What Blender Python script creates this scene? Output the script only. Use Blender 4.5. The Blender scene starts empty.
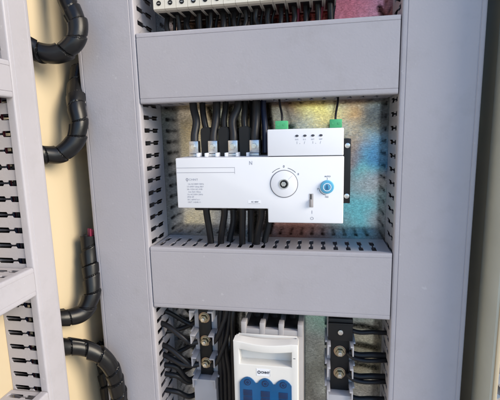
import bpy, bmesh, math, random
from mathutils import Vector, Matrix, Euler
random.seed(7)
S = bpy.context.scene
COL = S.collection
R = math.radians

# ------------------------------------------------------------------ camera
cam_d = bpy.data.cameras.new("camera")
cam = bpy.data.objects.new("camera", cam_d)
COL.objects.link(cam)
right = Vector((0.98511349, 0.17033465, -0.02318458))
up = Vector((-0.00519125, 0.16428382, 0.98639945))
fwd = Vector((-0.17182686, 0.97159505, -0.16272246))
m = Matrix((right, up, -fwd)).transposed().to_4x4()
m.translation = Vector((0, -0.57594, 0))
cam.matrix_world = m
cam_d.sensor_width = 36.0
cam_d.lens = 36.0 * 392.37 / 500.0
cam_d.clip_start = 0.01
cam_d.clip_end = 2000
S.camera = cam

# ------------------------------------------------------------------ light
SUN_DIR = Vector((0.84, -0.29, 0.42)).normalized()      # towards the sun
w = bpy.data.worlds.new("World")
S.world = w
w.use_nodes = True
nt = w.node_tree
sky = nt.nodes.new("ShaderNodeTexSky")
sky.sky_type = 'NISHITA'
sky.sun_disc = False
sky.sun_elevation = math.asin(SUN_DIR.z)
sky.sun_rotation = math.atan2(SUN_DIR.x, SUN_DIR.y)
sky.air_density = 1.0
sky.dust_density = 0.3
sky.ozone_density = 4.0
bg = nt.nodes["Background"]
bg.inputs[1].default_value = 0.15
nt.links.new(sky.outputs[0], bg.inputs[0])
sd = bpy.data.lights.new("sun", 'SUN')
sd.energy = 2.25
sd.angle = R(34)
sd.color = (1.0, 0.85, 0.63)
sun = bpy.data.objects.new("sun", sd)
COL.objects.link(sun)
sun.rotation_euler = (-SUN_DIR).to_track_quat('-Z', 'Y').to_euler()
sun.location = SUN_DIR * 5
S.view_settings.view_transform = 'Standard'
S.view_settings.look = 'None'
S.view_settings.exposure = 0.98
S.view_settings.gamma = 1.0
S.view_settings.use_curve_mapping = False

# ------------------------------------------------------------------ materials
def new_mat(name, color, rough=0.5, metal=0.0, spec=0.5):
    mt = bpy.data.materials.new(name)
    mt.use_nodes = True
    b = mt.node_tree.nodes["Principled BSDF"]
    b.inputs["Base Color"].default_value = (*color, 1)
    b.inputs["Roughness"].default_value = rough
    b.inputs["Metallic"].default_value = metal
    b.inputs["Specular IOR Level"].default_value = spec
    return mt

def nodes(mt):
    t = mt.node_tree
    return t, t.nodes, t.links, t.nodes["Principled BSDF"]

def vary(mt, scale, amount, bump=0.0, bscale=None, rvar=0.0, dirt=None):
    """noise in colour, roughness and relief; dirt = (colour, threshold, scale) specks"""
    t, N, L, b = nodes(mt)
    base = tuple(b.inputs["Base Color"].default_value)
    tc = N.new("ShaderNodeTexCoord")
    geo = N.new("ShaderNodeNewGeometry")
    nz = N.new("ShaderNodeTexNoise")
    nz.inputs["Scale"].default_value = scale
    nz.inputs["Detail"].default_value = 6
    L.new(geo.outputs["Position"], nz.inputs["Vector"])
    mr = N.new("ShaderNodeMapRange")
    mr.inputs["From Min"].default_value = 0.25
    mr.inputs["From Max"].default_value = 0.75
    mr.inputs["To Min"].default_value = 1 - amount
    mr.inputs["To Max"].default_value = 1 + amount
    L.new(nz.outputs["Fac"], mr.inputs["Value"])
    mx = N.new("ShaderNodeVectorMath")
    mx.operation = 'SCALE'
    mx.inputs[0].default_value = base[:3]
    L.new(mr.outputs[0], mx.inputs["Scale"])
    out = mx.outputs[0]
    if dirt:
        n2 = N.new("ShaderNodeTexNoise")
        n2.inputs["Scale"].default_value = dirt[2]
        n2.inputs["Detail"].default_value = 3
        L.new(geo.outputs["Position"], n2.inputs["Vector"])
        m2 = N.new("ShaderNodeMapRange")
        m2.inputs["From Min"].default_value = dirt[1]
        m2.inputs["From Max"].default_value = dirt[1] + 0.05
        m2.inputs["To Max"].default_value = 0.5
        L.new(n2.outputs["Fac"], m2.inputs["Value"])
        mix = N.new("ShaderNodeMix")
        mix.data_type = 'RGBA'
        L.new(m2.outputs[0], mix.inputs["Factor"])
        L.new(out, mix.inputs["A"])
        mix.inputs["B"].default_value = (*dirt[0], 1)
        out = mix.outputs["Result"]
    L.new(out, b.inputs["Base Color"])
    if dirt:
        n4 = N.new("ShaderNodeTexNoise"); n4.inputs["Scale"].default_value = 17; n4.inputs["Detail"].default_value = 9; n4.inputs["Roughness"].default_value = 0.7
        L.new(geo.outputs["Position"], n4.inputs["Vector"])
        m4 = N.new("ShaderNodeMapRange"); m4.inputs["From Min"].default_value = 0.52; m4.inputs["From Max"].default_value = 0.72; m4.inputs["To Max"].default_value = 0.22
        L.new(n4.outputs["Fac"], m4.inputs["Value"])
        x4 = N.new("ShaderNodeMix"); x4.data_type = 'RGBA'
        L.new(m4.outputs[0], x4.inputs["Factor"]); L.new(out, x4.inputs["A"]); x4.inputs["B"].default_value = (0.24, 0.225, 0.22, 1)
        L.new(x4.outputs["Result"], b.inputs["Base Color"])
    if rvar:
        r0 = b.inputs["Roughness"].default_value
        m3 = N.new("ShaderNodeMapRange")
        m3.inputs["From Min"].default_value = 0.3
        m3.inputs["From Max"].default_value = 0.7
        m3.inputs["To Min"].default_value = r0 - rvar
        m3.inputs["To Max"].default_value = r0 + rvar
        L.new(nz.outputs["Fac"], m3.inputs["Value"])
        L.new(m3.outputs[0], b.inputs["Roughness"])
    if bump:
        n3 = N.new("ShaderNodeTexNoise")
        n3.inputs["Scale"].default_value = bscale or scale * 8
        n3.inputs["Detail"].default_value = 4
        L.new(geo.outputs["Position"], n3.inputs["Vector"])
        bp = N.new("ShaderNodeBump")
        bp.inputs["Strength"].default_value = bump
        bp.inputs["Distance"].default_value = 0.001
        L.new(n3.outputs["Fac"], bp.inputs["Height"])
        L.new(bp.outputs[0], b.inputs["Normal"])
    return mt

M = {}
M['duct'] = vary(new_mat("grey_pvc", (0.395, 0.382, 0.415), 0.46, 0, 0.4), 9, 0.05, 0.16, 380, 0.07, ((0.52, 0.52, 0.54), 0.71, 95))
M['paint'] = vary(new_mat("beige_cabinet_paint", (0.565, 0.47, 0.32), 0.45, 0, 0.4), 5, 0.04, 0.08, 260, 0.05)
M['white'] = vary(new_mat("white_abs", (0.80, 0.82, 0.87), 0.38, 0, 0.45), 20, 0.012, 0.05, 700, 0.05)
M['shade_strip'] = vary(new_mat('shaded_wall_grey_green', (0.54, 0.56, 0.49), 0.6, 0, 0.3), 20, 0.06, 0.1, 500)  # shaded tone of the right wall, put into an added strip's colour
M['cream'] = vary(new_mat("cream_plastic", (0.74, 0.70, 0.60), 0.42), 30, 0.03, 0.04, 600)
M['cable'] = vary(new_mat("black_cable_sheath", (0.010, 0.010, 0.012), 0.42, 0, 0.35), 60, 0.2, 0.08, 900, 0.08)
M['cable_dusty'] = vary(new_mat("dusty_dark_grey_sheath", (0.018, 0.018, 0.021), 0.45, 0, 0.4), 60, 0.2, 0.08, 900, 0.08)
M['wrap'] = vary(new_mat("black_spiral_wrap", (0.006, 0.006, 0.007), 0.33, 0, 0.38), 40, 0.2, 0.05, 500, 0.07)
M['black'] = vary(new_mat("black_plastic", (0.009, 0.009, 0.010), 0.45, 0, 0.35), 60, 0.15, 0.06, 700)
M['print'] = new_mat("dark_print_ink", (0.05, 0.055, 0.075), 0.6)
M['print_grey'] = new_mat("grey_print_ink", (0.32, 0.33, 0.39), 0.6)
M['ring_grey'] = new_mat("grey_line_ink", (0.16, 0.165, 0.19), 0.5)
M['blue_dial'] = new_mat("light_blue_plastic", (0.10, 0.40, 0.62), 0.35)
M['blue_dark'] = new_mat("deep_blue_plastic", (0.03, 0.14, 0.30), 0.4)
M['green'] = vary(new_mat("green_connector_plastic", (0.07, 0.42, 0.18), 0.45), 80, 0.1)
M['steel'] = vary(new_mat("bright_zinc_steel", (0.72, 0.70, 0.66), 0.28, 1.0), 200, 0.1, 0.1, 900, 0.08)
M['tin'] = vary(new_mat("tinned_copper", (0.62, 0.62, 0.62), 0.33, 1.0), 200, 0.15, 0.15, 600, 0.08)
M['brass'] = vary(new_mat("yellow_zinc_brass", (0.42, 0.36, 0.25), 0.40, 1.0), 160, 0.15, 0.1, 900, 0.08)
M['copper'] = vary(new_mat("copper_washer", (0.45, 0.31, 0.22), 0.42, 1.0), 160, 0.15, 0.1, 900)
M['term_grey'] = vary(new_mat("light_grey_terminal_plastic", (0.46, 0.45, 0.47), 0.45), 40, 0.05, 0.05, 500)
M['red'] = new_mat("red_wire_sheath", (0.30, 0.02, 0.06), 0.4)
M['navy'] = new_mat("navy_wire_sheath", (0.010, 0.016, 0.045), 0.4)
M['iso_white'] = vary(new_mat('warm_white_plastic', (0.70, 0.69, 0.665), 0.4, 0, 0.45), 25, 0.015, 0.05, 600, 0.05)
M['iso_base'] = vary(new_mat("pale_grey_switch_plastic", (0.38, 0.36, 0.36), 0.42), 40, 0.04, 0.05, 500)
# blue see-through window of the fuse switch
mt = new_mat("blue_clear_window", (0.005, 0.085, 0.235), 0.16, 0, 0.5)
M['window'] = vary(mt, 30, 0.12, 0.03, 300)
M['fuse'] = new_mat("dark_fuse_body", (0.004, 0.025, 0.09), 0.3)

def galvanised():
    mt = new_mat("galvanised_sheet", (0.6, 0.6, 0.6), 0.26, 1.0)
    t, N, L, b = nodes(mt)
    geo = N.new("ShaderNodeNewGeometry")
    nz = N.new("ShaderNodeTexNoise")
    nz.inputs["Scale"].default_value = 13
    nz.inputs["Detail"].default_value = 5
    L.new(geo.outputs["Position"], nz.inputs["Vector"])
    sub = N.new("ShaderNodeVectorMath"); sub.operation = 'SUBTRACT'
    L.new(nz.outputs["Color"], sub.inputs[0]); sub.inputs[1].default_value = (0.5, 0.5, 0.5)
    sc = N.new("ShaderNodeVectorMath"); sc.operation = 'SCALE'
    L.new(sub.outputs[0], sc.inputs[0]); sc.inputs["Scale"].default_value = 0.075
    ad = N.new("ShaderNodeVectorMath"); ad.operation = 'ADD'
    L.new(geo.outputs["Position"], ad.inputs[0]); L.new(sc.outputs[0], ad.inputs[1])
    # coloured and dark reflections painted into the zinc's base colour (fixed to the sheet)
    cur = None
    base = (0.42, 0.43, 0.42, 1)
    reflection_tints = [((-0.170, 0.025), 0.055, (0.50, 0.40, 0.25)), ((-0.223, 0.000), 0.055, (0.24, 0.24, 0.22)), ((-0.200, -0.105), 0.065, (0.50, 0.53, 0.52)),
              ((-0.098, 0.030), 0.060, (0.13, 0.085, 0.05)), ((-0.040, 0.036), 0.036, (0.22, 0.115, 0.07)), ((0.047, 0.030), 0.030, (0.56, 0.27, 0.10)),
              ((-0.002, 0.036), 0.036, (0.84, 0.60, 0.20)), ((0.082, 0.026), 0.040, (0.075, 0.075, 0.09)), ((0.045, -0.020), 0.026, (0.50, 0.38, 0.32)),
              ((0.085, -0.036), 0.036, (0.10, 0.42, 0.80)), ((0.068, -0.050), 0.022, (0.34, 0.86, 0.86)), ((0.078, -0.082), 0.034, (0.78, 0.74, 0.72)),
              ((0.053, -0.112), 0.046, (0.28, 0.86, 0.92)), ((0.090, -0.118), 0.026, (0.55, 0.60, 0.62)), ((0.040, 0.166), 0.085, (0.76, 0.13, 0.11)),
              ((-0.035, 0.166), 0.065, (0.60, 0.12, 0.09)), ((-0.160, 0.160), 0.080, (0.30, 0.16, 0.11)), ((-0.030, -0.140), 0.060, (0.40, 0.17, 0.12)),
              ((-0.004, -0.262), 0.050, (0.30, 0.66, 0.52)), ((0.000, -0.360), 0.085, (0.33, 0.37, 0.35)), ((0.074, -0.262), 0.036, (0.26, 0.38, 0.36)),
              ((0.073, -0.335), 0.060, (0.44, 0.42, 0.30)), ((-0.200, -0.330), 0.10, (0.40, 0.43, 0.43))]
    for (cx, cz), rad, colr in reflection_tints:
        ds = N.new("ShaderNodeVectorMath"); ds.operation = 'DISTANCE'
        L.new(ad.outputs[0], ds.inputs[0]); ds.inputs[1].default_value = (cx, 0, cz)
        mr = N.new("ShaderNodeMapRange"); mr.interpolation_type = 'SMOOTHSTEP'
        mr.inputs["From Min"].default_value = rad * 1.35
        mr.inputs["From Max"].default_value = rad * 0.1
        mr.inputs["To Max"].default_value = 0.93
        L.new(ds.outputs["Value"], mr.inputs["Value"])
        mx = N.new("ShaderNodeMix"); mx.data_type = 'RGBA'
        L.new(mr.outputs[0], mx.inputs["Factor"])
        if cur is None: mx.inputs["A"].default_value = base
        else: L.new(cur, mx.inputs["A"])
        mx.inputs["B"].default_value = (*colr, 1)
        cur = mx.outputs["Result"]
    # zinc spangle
    vo = N.new("ShaderNodeTexVoronoi"); vo.inputs["Scale"].default_value = 420
    vm = N.new("ShaderNodeMapping"); vm.inputs["Scale"].default_value = (1.0, 1.0, 1.35)
    L.new(geo.outputs["Position"], vm.inputs["Vector"]); L.new(vm.outputs[0], vo.inputs["Vector"])
    sp = N.new("ShaderNodeMapRange")
    sp.inputs["To Min"].default_value = 0.80; sp.inputs["To Max"].default_value = 1.06
    sx = N.new("ShaderNodeSeparateColor")
    L.new(vo.outputs["Color"], sx.inputs[0]); L.new(sx.outputs[0], sp.inputs["Value"])
    mul = N.new("ShaderNodeVectorMath"); mul.operation = 'SCALE'
    L.new(cur, mul.inputs[0]); L.new(sp.outputs[0], mul.inputs["Scale"])
    L.new(mul.outputs[0], b.inputs["Base Color"])
    m2 = N.new("ShaderNodeMapping"); m2.inputs["Scale"].default_value = (190, 190, 1100)
    L.new(geo.outputs["Position"], m2.inputs["Vector"])
    st = N.new("ShaderNodeTexNoise"); st.inputs["Scale"].default_value = 1; st.inputs["Detail"].default_value = 4
    L.new(m2.outputs[0], st.inputs["Vector"])
    sm = N.new("ShaderNodeMapRange"); sm.inputs["From Min"].default_value = 0.3; sm.inputs["From Max"].default_value = 0.7
    sm.inputs["To Min"].default_value = 0.74; sm.inputs["To Max"].default_value = 1.18
    L.new(st.outputs["Fac"], sm.inputs["Value"])
    mu2 = N.new("ShaderNodeVectorMath"); mu2.operation = 'SCALE'
    L.new(mul.outputs[0], mu2.inputs[0]); L.new(sm.outputs[0], mu2.inputs["Scale"])
    fg = N.new("ShaderNodeTexVoronoi"); fg.inputs["Scale"].default_value = 1
    fm = N.new("ShaderNodeMapping"); fm.inputs["Scale"].default_value = (560, 560, 900)
    L.new(geo.outputs["Position"], fm.inputs["Vector"]); L.new(fm.outputs[0], fg.inputs["Vector"])
    fx = N.new("ShaderNodeSeparateColor"); L.new(fg.outputs["Color"], fx.inputs[0])
    fr = N.new("ShaderNodeMapRange"); fr.inputs["To Min"].default_value = 0.86; fr.inputs["To Max"].default_value = 1.16
    L.new(fx.outputs[0], fr.inputs["Value"])
    mu3 = N.new("ShaderNodeVectorMath"); mu3.operation = 'SCALE'
    L.new(mu2.outputs[0], mu3.inputs[0]); L.new(fr.outputs[0], mu3.inputs["Scale"])
    L.new(mu3.outputs[0], b.inputs["Base Color"])
    rr = N.new("ShaderNodeMapRange")
    rr.inputs["To Min"].default_value = 0.10; rr.inputs["To Max"].default_value = 0.19
    L.new(sx.outputs[1], rr.inputs["Value"]); L.new(rr.outputs[0], b.inputs["Roughness"])
    # rolling grain (horizontal) + spangle relief
    mp = N.new("ShaderNodeMapping"); mp.inputs["Scale"].default_value = (160, 160, 1300)
    L.new(geo.outputs["Position"], mp.inputs["Vector"])
    gr = N.new("ShaderNodeTexNoise"); gr.inputs["Scale"].default_value = 1; gr.inputs["Detail"].default_value = 3
    L.new(mp.outputs[0], gr.inputs["Vector"])
    addh = N.new("ShaderNodeMath"); addh.operation = 'MULTIPLY_ADD'
    L.new(sx.outputs[2], addh.inputs[0]); addh.inputs[1].default_value = 0.12; L.new(gr.outputs["Fac"], addh.inputs[2])
    bp = N.new("ShaderNodeBump"); bp.inputs["Strength"].default_value = 0.07; bp.inputs["Distance"].default_value = 0.0003
    L.new(addh.outputs[0], bp.inputs["Height"]); L.new(bp.outputs[0], b.inputs["Normal"])
    return mt
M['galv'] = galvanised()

def gravel():
    mt = new_mat("pale_gravel", (0.5, 0.45, 0.4), 0.9)
    t, N, L, b = nodes(mt)
    geo = N.new("ShaderNodeNewGeometry")
    vo = N.new("ShaderNodeTexVoronoi"); vo.inputs["Scale"].default_value = 26
    L.new(geo.outputs["Position"], vo.inputs["Vector"])
    nz = N.new("ShaderNodeTexNoise"); nz.inputs["Scale"].default_value = 14; nz.inputs["Detail"].default_value = 8
    L.new(geo.outputs["Position"], nz.inputs["Vector"])
    sx = N.new("ShaderNodeSeparateColor"); L.new(vo.outputs["Color"], sx.inputs[0])
    mixf = N.new("ShaderNodeMath"); mixf.operation = 'MULTIPLY_ADD'
    L.new(nz.outputs["Fac"], mixf.inputs[0]); mixf.inputs[1].default_value = 0.9
    hv = N.new("ShaderNodeMath"); hv.operation = 'MULTIPLY'; hv.inputs[1].default_value = 0.5
    L.new(sx.outputs[0], hv.inputs[0]); L.new(hv.outputs[0], mixf.inputs[2])
    cr = N.new("ShaderNodeValToRGB")
    cr.color_ramp.elements[0].position = 0.35; cr.color_ramp.elements[0].color = (0.10, 0.075, 0.055, 1)
    cr.color_ramp.elements[1].position = 0.95; cr.color_ramp.elements[1].color = (0.72, 0.69, 0.64, 1)
    e = cr.color_ramp.elements.new(0.6); e.color = (0.42, 0.36, 0.29, 1)
    L.new(mixf.outputs[0], cr.inputs[0]); L.new(cr.outputs[0], b.inputs["Base Color"])
    bp = N.new("ShaderNodeBump"); bp.inputs["Distance"].default_value = 0.02
    L.new(vo.outputs["Distance"], bp.inputs["Height"]); L.new(bp.outputs[0], b.inputs["Normal"])
    return mt
M['gravel'] = gravel()

# ------------------------------------------------------------------ helpers
def root(name, label, cat, loc, group=None):
    o = bpy.data.objects.new(name, None)
    o.empty_display_size = 0.01
    COL.objects.link(o)
    o.location = loc
    o['label'] = label; o['category'] = cat
    if group: o['group'] = group
    return o

def wloc(o):
    v = Vector((0, 0, 0))
    while o is not None:
        v += o.location; o = o.parent
    return v

def obj(name, bm, mat, parent=None, smooth=False, label=None, angle=35, at=None):
    """link bm (world coordinates) as one mesh object below parent; a top-level mesh gets its origin at `at`"""
    me = bpy.data.meshes.new(name)
    o = bpy.data.objects.new(name, me)
    COL.objects.link(o)
    if parent is not None:
        o.parent = parent
    if at is not None:
        o.location = Vector(at)
    bmesh.ops.translate(bm, verts=bm.verts, vec=-wloc(o))
    bmesh.ops.recalc_face_normals(bm, faces=bm.faces)
    bm.to_mesh(me); bm.free()
    for mm in (mat if isinstance(mat, (list, tuple)) else [mat]): me.materials.append(mm)
    if smooth:
        for p in me.polygons: p.use_smooth = True
        me.set_sharp_from_angle(angle=R(angle))
    if label: o['label'] = label
    return o

def tag(o, label, cat, group=None, kind=None):
    if label: o['label'] = label
    if cat: o['category'] = cat
    if group: o['group'] = group
    if kind: o['kind'] = kind
    return o

def copy_tree(o, parent=None):
    c = o.copy(); COL.objects.link(c); c.parent = parent
    for ch in list(o.children): copy_tree(ch, c)
    return c

def box(bm, x0, x1, y0, y1, z0, z1, bev=0.0, seg=2):
    t = bmesh.new()
    bmesh.ops.create_cube(t, size=1)
    bmesh.ops.scale(t, vec=(abs(x1 - x0), abs(y1 - y0), abs(z1 - z0)), verts=t.verts)
    bmesh.ops.translate(t, vec=((x0 + x1) / 2, (y0 + y1) / 2, (z0 + z1) / 2), verts=t.verts)
    if bev:
        bmesh.ops.bevel(t, geom=list(t.edges), offset=bev, segments=seg, affect='EDGES', profile=0.5)
    merge(bm, t)
    return bm

def merge(bm, t):
    me = bpy.data.meshes.new("tmp"); t.to_mesh(me); t.free()
    bm.from_mesh(me); bpy.data.meshes.remove(me)

def B(*a, **k):
    return box(bmesh.new(), *a, **k)

def prism(bm, pts, f0, f1):
    """closed 2-D outline swept between two mappings (u,v)->world"""
    a = [bm.verts.new(f0(*p)) for p in pts]; c = [bm.verts.new(f1(*p)) for p in pts]
    n = len(pts)
    for i in range(n):
        bm.faces.new((a[i], a[(i + 1) % n], c[(i + 1) % n], c[i]))
    bm.faces.new(a); bm.faces.new(c[::-1])
    return bm

def disc(bm, c, axis, r0, h, n=28, r1=None, bev=0.0):
    """cylinder from c along axis"""
    axis = Vector(axis).normalized(); c = Vector(c)
    q = axis.to_track_quat('Z', 'Y').to_matrix()
    r1 = r0 if r1 is None else r1
    prof = [(r0, 0), (r1, h)] if not bev else [(r0, 0), (r1, h - bev), (r1 - bev * 0.4, h - bev * 0.25), (r1 - bev, h)]
    rings = []
    for r, z in prof:
        rings.append([bm.verts.new(c + q @ Vector((r * math.cos(2 * math.pi * i / n), r * math.sin(2 * math.pi * i / n), z))) for i in range(n)])
    for a, d in zip(rings, rings[1:]):
        for i in range(n): bm.faces.new((a[i], a[(i + 1) % n], d[(i + 1) % n], d[i]))
    bm.faces.new(rings[0][::-1]); bm.faces.new(rings[-1])
    return bm

def ring(bm, c, axis, ri, ro, h, n=48, a0=0, a1=360):
    axis = Vector(axis).normalized(); c = Vector(c)
    q = axis.to_track_quat('Z', 'Y').to_matrix()
    full = abs(a1 - a0) >= 360
    k = n if full else n + 1
    P = lambda r, a, z: bm.verts.new(c + q @ Vector((r * math.cos(a), r * math.sin(a), z)))
    sec = []
    for i in range(k):
        a = R(a0 + (a1 - a0) * i / n)
        sec.append((P(ri, a, 0), P(ro, a, 0), P(ro, a, h), P(ri, a, h)))
    for i in range(n):
        s, e = sec[i], sec[(i + 1) % k]
        for j in range(4): bm.faces.new((s[j], s[(j + 1) % 4], e[(j + 1) % 4], e[j]))
    if not full:
        bm.faces.new(sec[0]); bm.faces.new(sec[-1][::-1])
    return bm

def hexnut(bm, c, axis, r, h):
    return disc(bm, c, axis, r, h, n=6, bev=h * 0.15)

def spline(pts, step=0.003):
    """Catmull-Rom through pts"""
    P = [Vector(p) for p in pts]
    P = [P[0] * 2 - P[1]] + P + [P[-1] * 2 - P[-2]]
    out = []
    for i in range(1, len(P) - 2):
        p0, p1, p2, p3 = P[i - 1:i + 3]
        n = max(2, int((p2 - p1).length / step))
        for k in range(n):
            t = k / n
            out.append(0.5 * ((2 * p1) + (p2 - p0) * t + (2 * p0 - 5 * p1 + 4 * p2 - p3) * t * t + (3 * p1 - p0 - 3 * p2 + p3) * t ** 3))
    out.append(P[-2])
    return out

def frames(path):
    T = []
    for i in range(len(path)):
        a = path[max(0, i - 1)]; c = path[min(len(path) - 1, i + 1)]
        T.append((c - a).normalized())
    n = T[0].orthogonal().normalized(); fr = []
    for i, t in enumerate(T):
        n = (n - t * n.dot(t)).normalized()
        fr.append((n, t.cross(n)))
    return fr

def tube(bm, pts, r, n=14, step=0.003, rfun=None):
    path = spline(pts, step) if len(pts) > 2 else [Vector(pts[0]).lerp(Vector(pts[1]), k / 6) for k in range(7)]
    fr = frames(path); rings = []; s = 0
    for i, p in enumerate(path):
        if i: s += (p - path[i - 1]).length
        e1, e2 = fr[i]
        rg = []
        for k in range(n):
            a = 2 * math.pi * k / n
            rr = rfun(s, a) if rfun else r
            rg.append(bm.verts.new(p + (e1 * math.cos(a) + e2 * math.sin(a)) * rr))
        rings.append(rg)
    for a, c in zip(rings, rings[1:]):
        for k in range(n): bm.faces.new((a[k], a[(k + 1) % n], c[(k + 1) % n], c[k]))
    bm.faces.new(rings[0][::-1]); bm.faces.new(rings[-1])
    return bm

def text(bm, s, x, z, y, size, align='CENTER', bold=0.0, sx=1.0):
    """flat lettering facing -Y at depth y, centred on (x,z)"""
    cu = bpy.data.curves.new("t", 'FONT')
    cu.body = s; cu.size = size; cu.align_x = align; cu.align_y = 'CENTER'
    cu.extrude = 0.00008; cu.offset = bold; cu.resolution_u = 3
    o = bpy.data.objects.new("t", cu)
    COL.objects.link(o)
    dg = bpy.context.evaluated_depsgraph_get()
    me = bpy.data.meshes.new_from_object(o.evaluated_get(dg))
    t = bmesh.new(); t.from_mesh(me)
    bmesh.ops.transform(t, matrix=Matrix.Translation((x, y, z)) @ Matrix.Rotation(R(90), 4, 'X') @ Matrix.Scale(sx, 4, (1, 0, 0)), verts=t.verts)
    merge(bm, t)
    bpy.data.objects.remove(o); bpy.data.curves.remove(cu); bpy.data.meshes.remove(me)
    return bm

def marks(bm, x0, z, y, length, h, rnd):
    """a line of tiny print too small to read: letter-sized strokes grouped in words"""
    x = x0
    while x < x0 + length:
        for _ in range(rnd.randint(2, 6)):
            wd = h * rnd.uniform(0.35, 0.6)
            if x + wd > x0 + length: break
            k = rnd.random()
            st = h * 0.17
            box(bm, x, x + st, y, y - 0.00015, z - h / 2, z + h / 2)
            if k < 0.7: box(bm, x + st, x + wd, y, y - 0.00015, z + h / 2 - st, z + h / 2)
            if k > 0.3: box(bm, x + st, x + wd, y, y - 0.00015, z - h / 2, z - h / 2 + st)
            x += wd + h * 0.2
        x += h * 0.55
    return bm

# ------------------------------------------------------------------ setting
g = bmesh.new()
bmesh.ops.create_grid(g, x_segments=1, y_segments=1, size=150)
bmesh.ops.translate(g, verts=g.verts, vec=(0, 0, -0.62))
tag(obj('ground', g, M['gravel']), None, None, kind='structure')

# ------------------------------------------------------------------ cabinet
WL, WR, RIM = -0.352, 0.2065, -0.118
cab = root('control_cabinet', 'open beige metal control cabinet with galvanised back plate holding all the switchgear', 'cabinet', (-0.08, 0.01, -0.62))
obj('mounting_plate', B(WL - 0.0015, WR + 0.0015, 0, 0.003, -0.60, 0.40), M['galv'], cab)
def side(x, s, RIM, fl=0.0045):
    bm = B(x, x - s * 0.0018, RIM, 0.02, -0.615, 0.42, bev=0.0004)
    box(bm, x + s * 0.0002, x - s * fl, RIM - 0.0022, RIM - 0.0002, -0.615, 0.42, bev=0.0008)
    return bm
obj('side_wall', side(WL, 1, RIM, 0.022), M['paint'], cab, True)
obj('side_wall', side(WR, -1, -0.108), M['paint'], cab, True)
strip_pts = [(0.0, -0.053), (-0.0022, -0.055), (-0.0034, -0.061), (-0.0036, -0.085), (-0.0034, -0.100), (-0.0022, -0.1062), (0.0, -0.1076)]  # added grey-green strip on the right wall; its colour stands in for shade
obj('wall_shade_strip', prism(bmesh.new(), [(WR - 0.0001 + a, b_) for a, b_ in strip_pts], lambda a, b_: Vector((a, b_, -0.61)), lambda a, b_: Vector((a, b_, 0.415))), M['shade_strip'], cab, True)
obj('rear_panel', B(WL - 0.0018, WR + 0.0018, 0.0205, 0.0225, -0.615, 0.42), M['paint'], cab)
obj('roof_panel', B(WL - 0.003, WR + 0.003, -0.108, 0.022, 0.4205, 0.4225), M['paint'], cab)
obj('floor_panel', B(WL - 0.003, WR + 0.003, -0.108, 0.022, -0.619, -0.6155), M['paint'], cab)
XD = -0.382
dr = B(XD - 0.0015, XD, -0.80, -0.129, -0.60, 0.40, bev=0.0004)
box(dr, XD - 0.018, XD - 0.0017, -0.131, -0.129, -0.60, 0.40)
box(dr, XD - 0.018, XD - 0.0017, -0.80, -0.798, -0.60, 0.40)
door = obj('door', dr, M['paint'], cab, True)
for zz in (-0.46, 0.28):
    hb = bmesh.new()
    disc(hb, (XD - 0.003, -0.1245, zz), (0, 0, 1), 0.0045, 0.05)
    obj('hinge', hb, M['steel'], door, True)

# ------------------------------------------------------------------ slotted cable ducts
def slot_profile(D, w, n, s, low=0.20):
    """half widths of one slot against the height v above the duct floor"""
    a, b_, c, d = D * low, D * 0.47, D * 0.56, D * 0.83
    k = w * 0.45
    return [(a, 0.0), (a, w - k), (a + k, w), (b_ - k, w), (b_, n), (c, n), (c + k, w), (d - k, w), (d, w - k), (d + 0.0002, s), (D - 0.003, s)]

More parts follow.
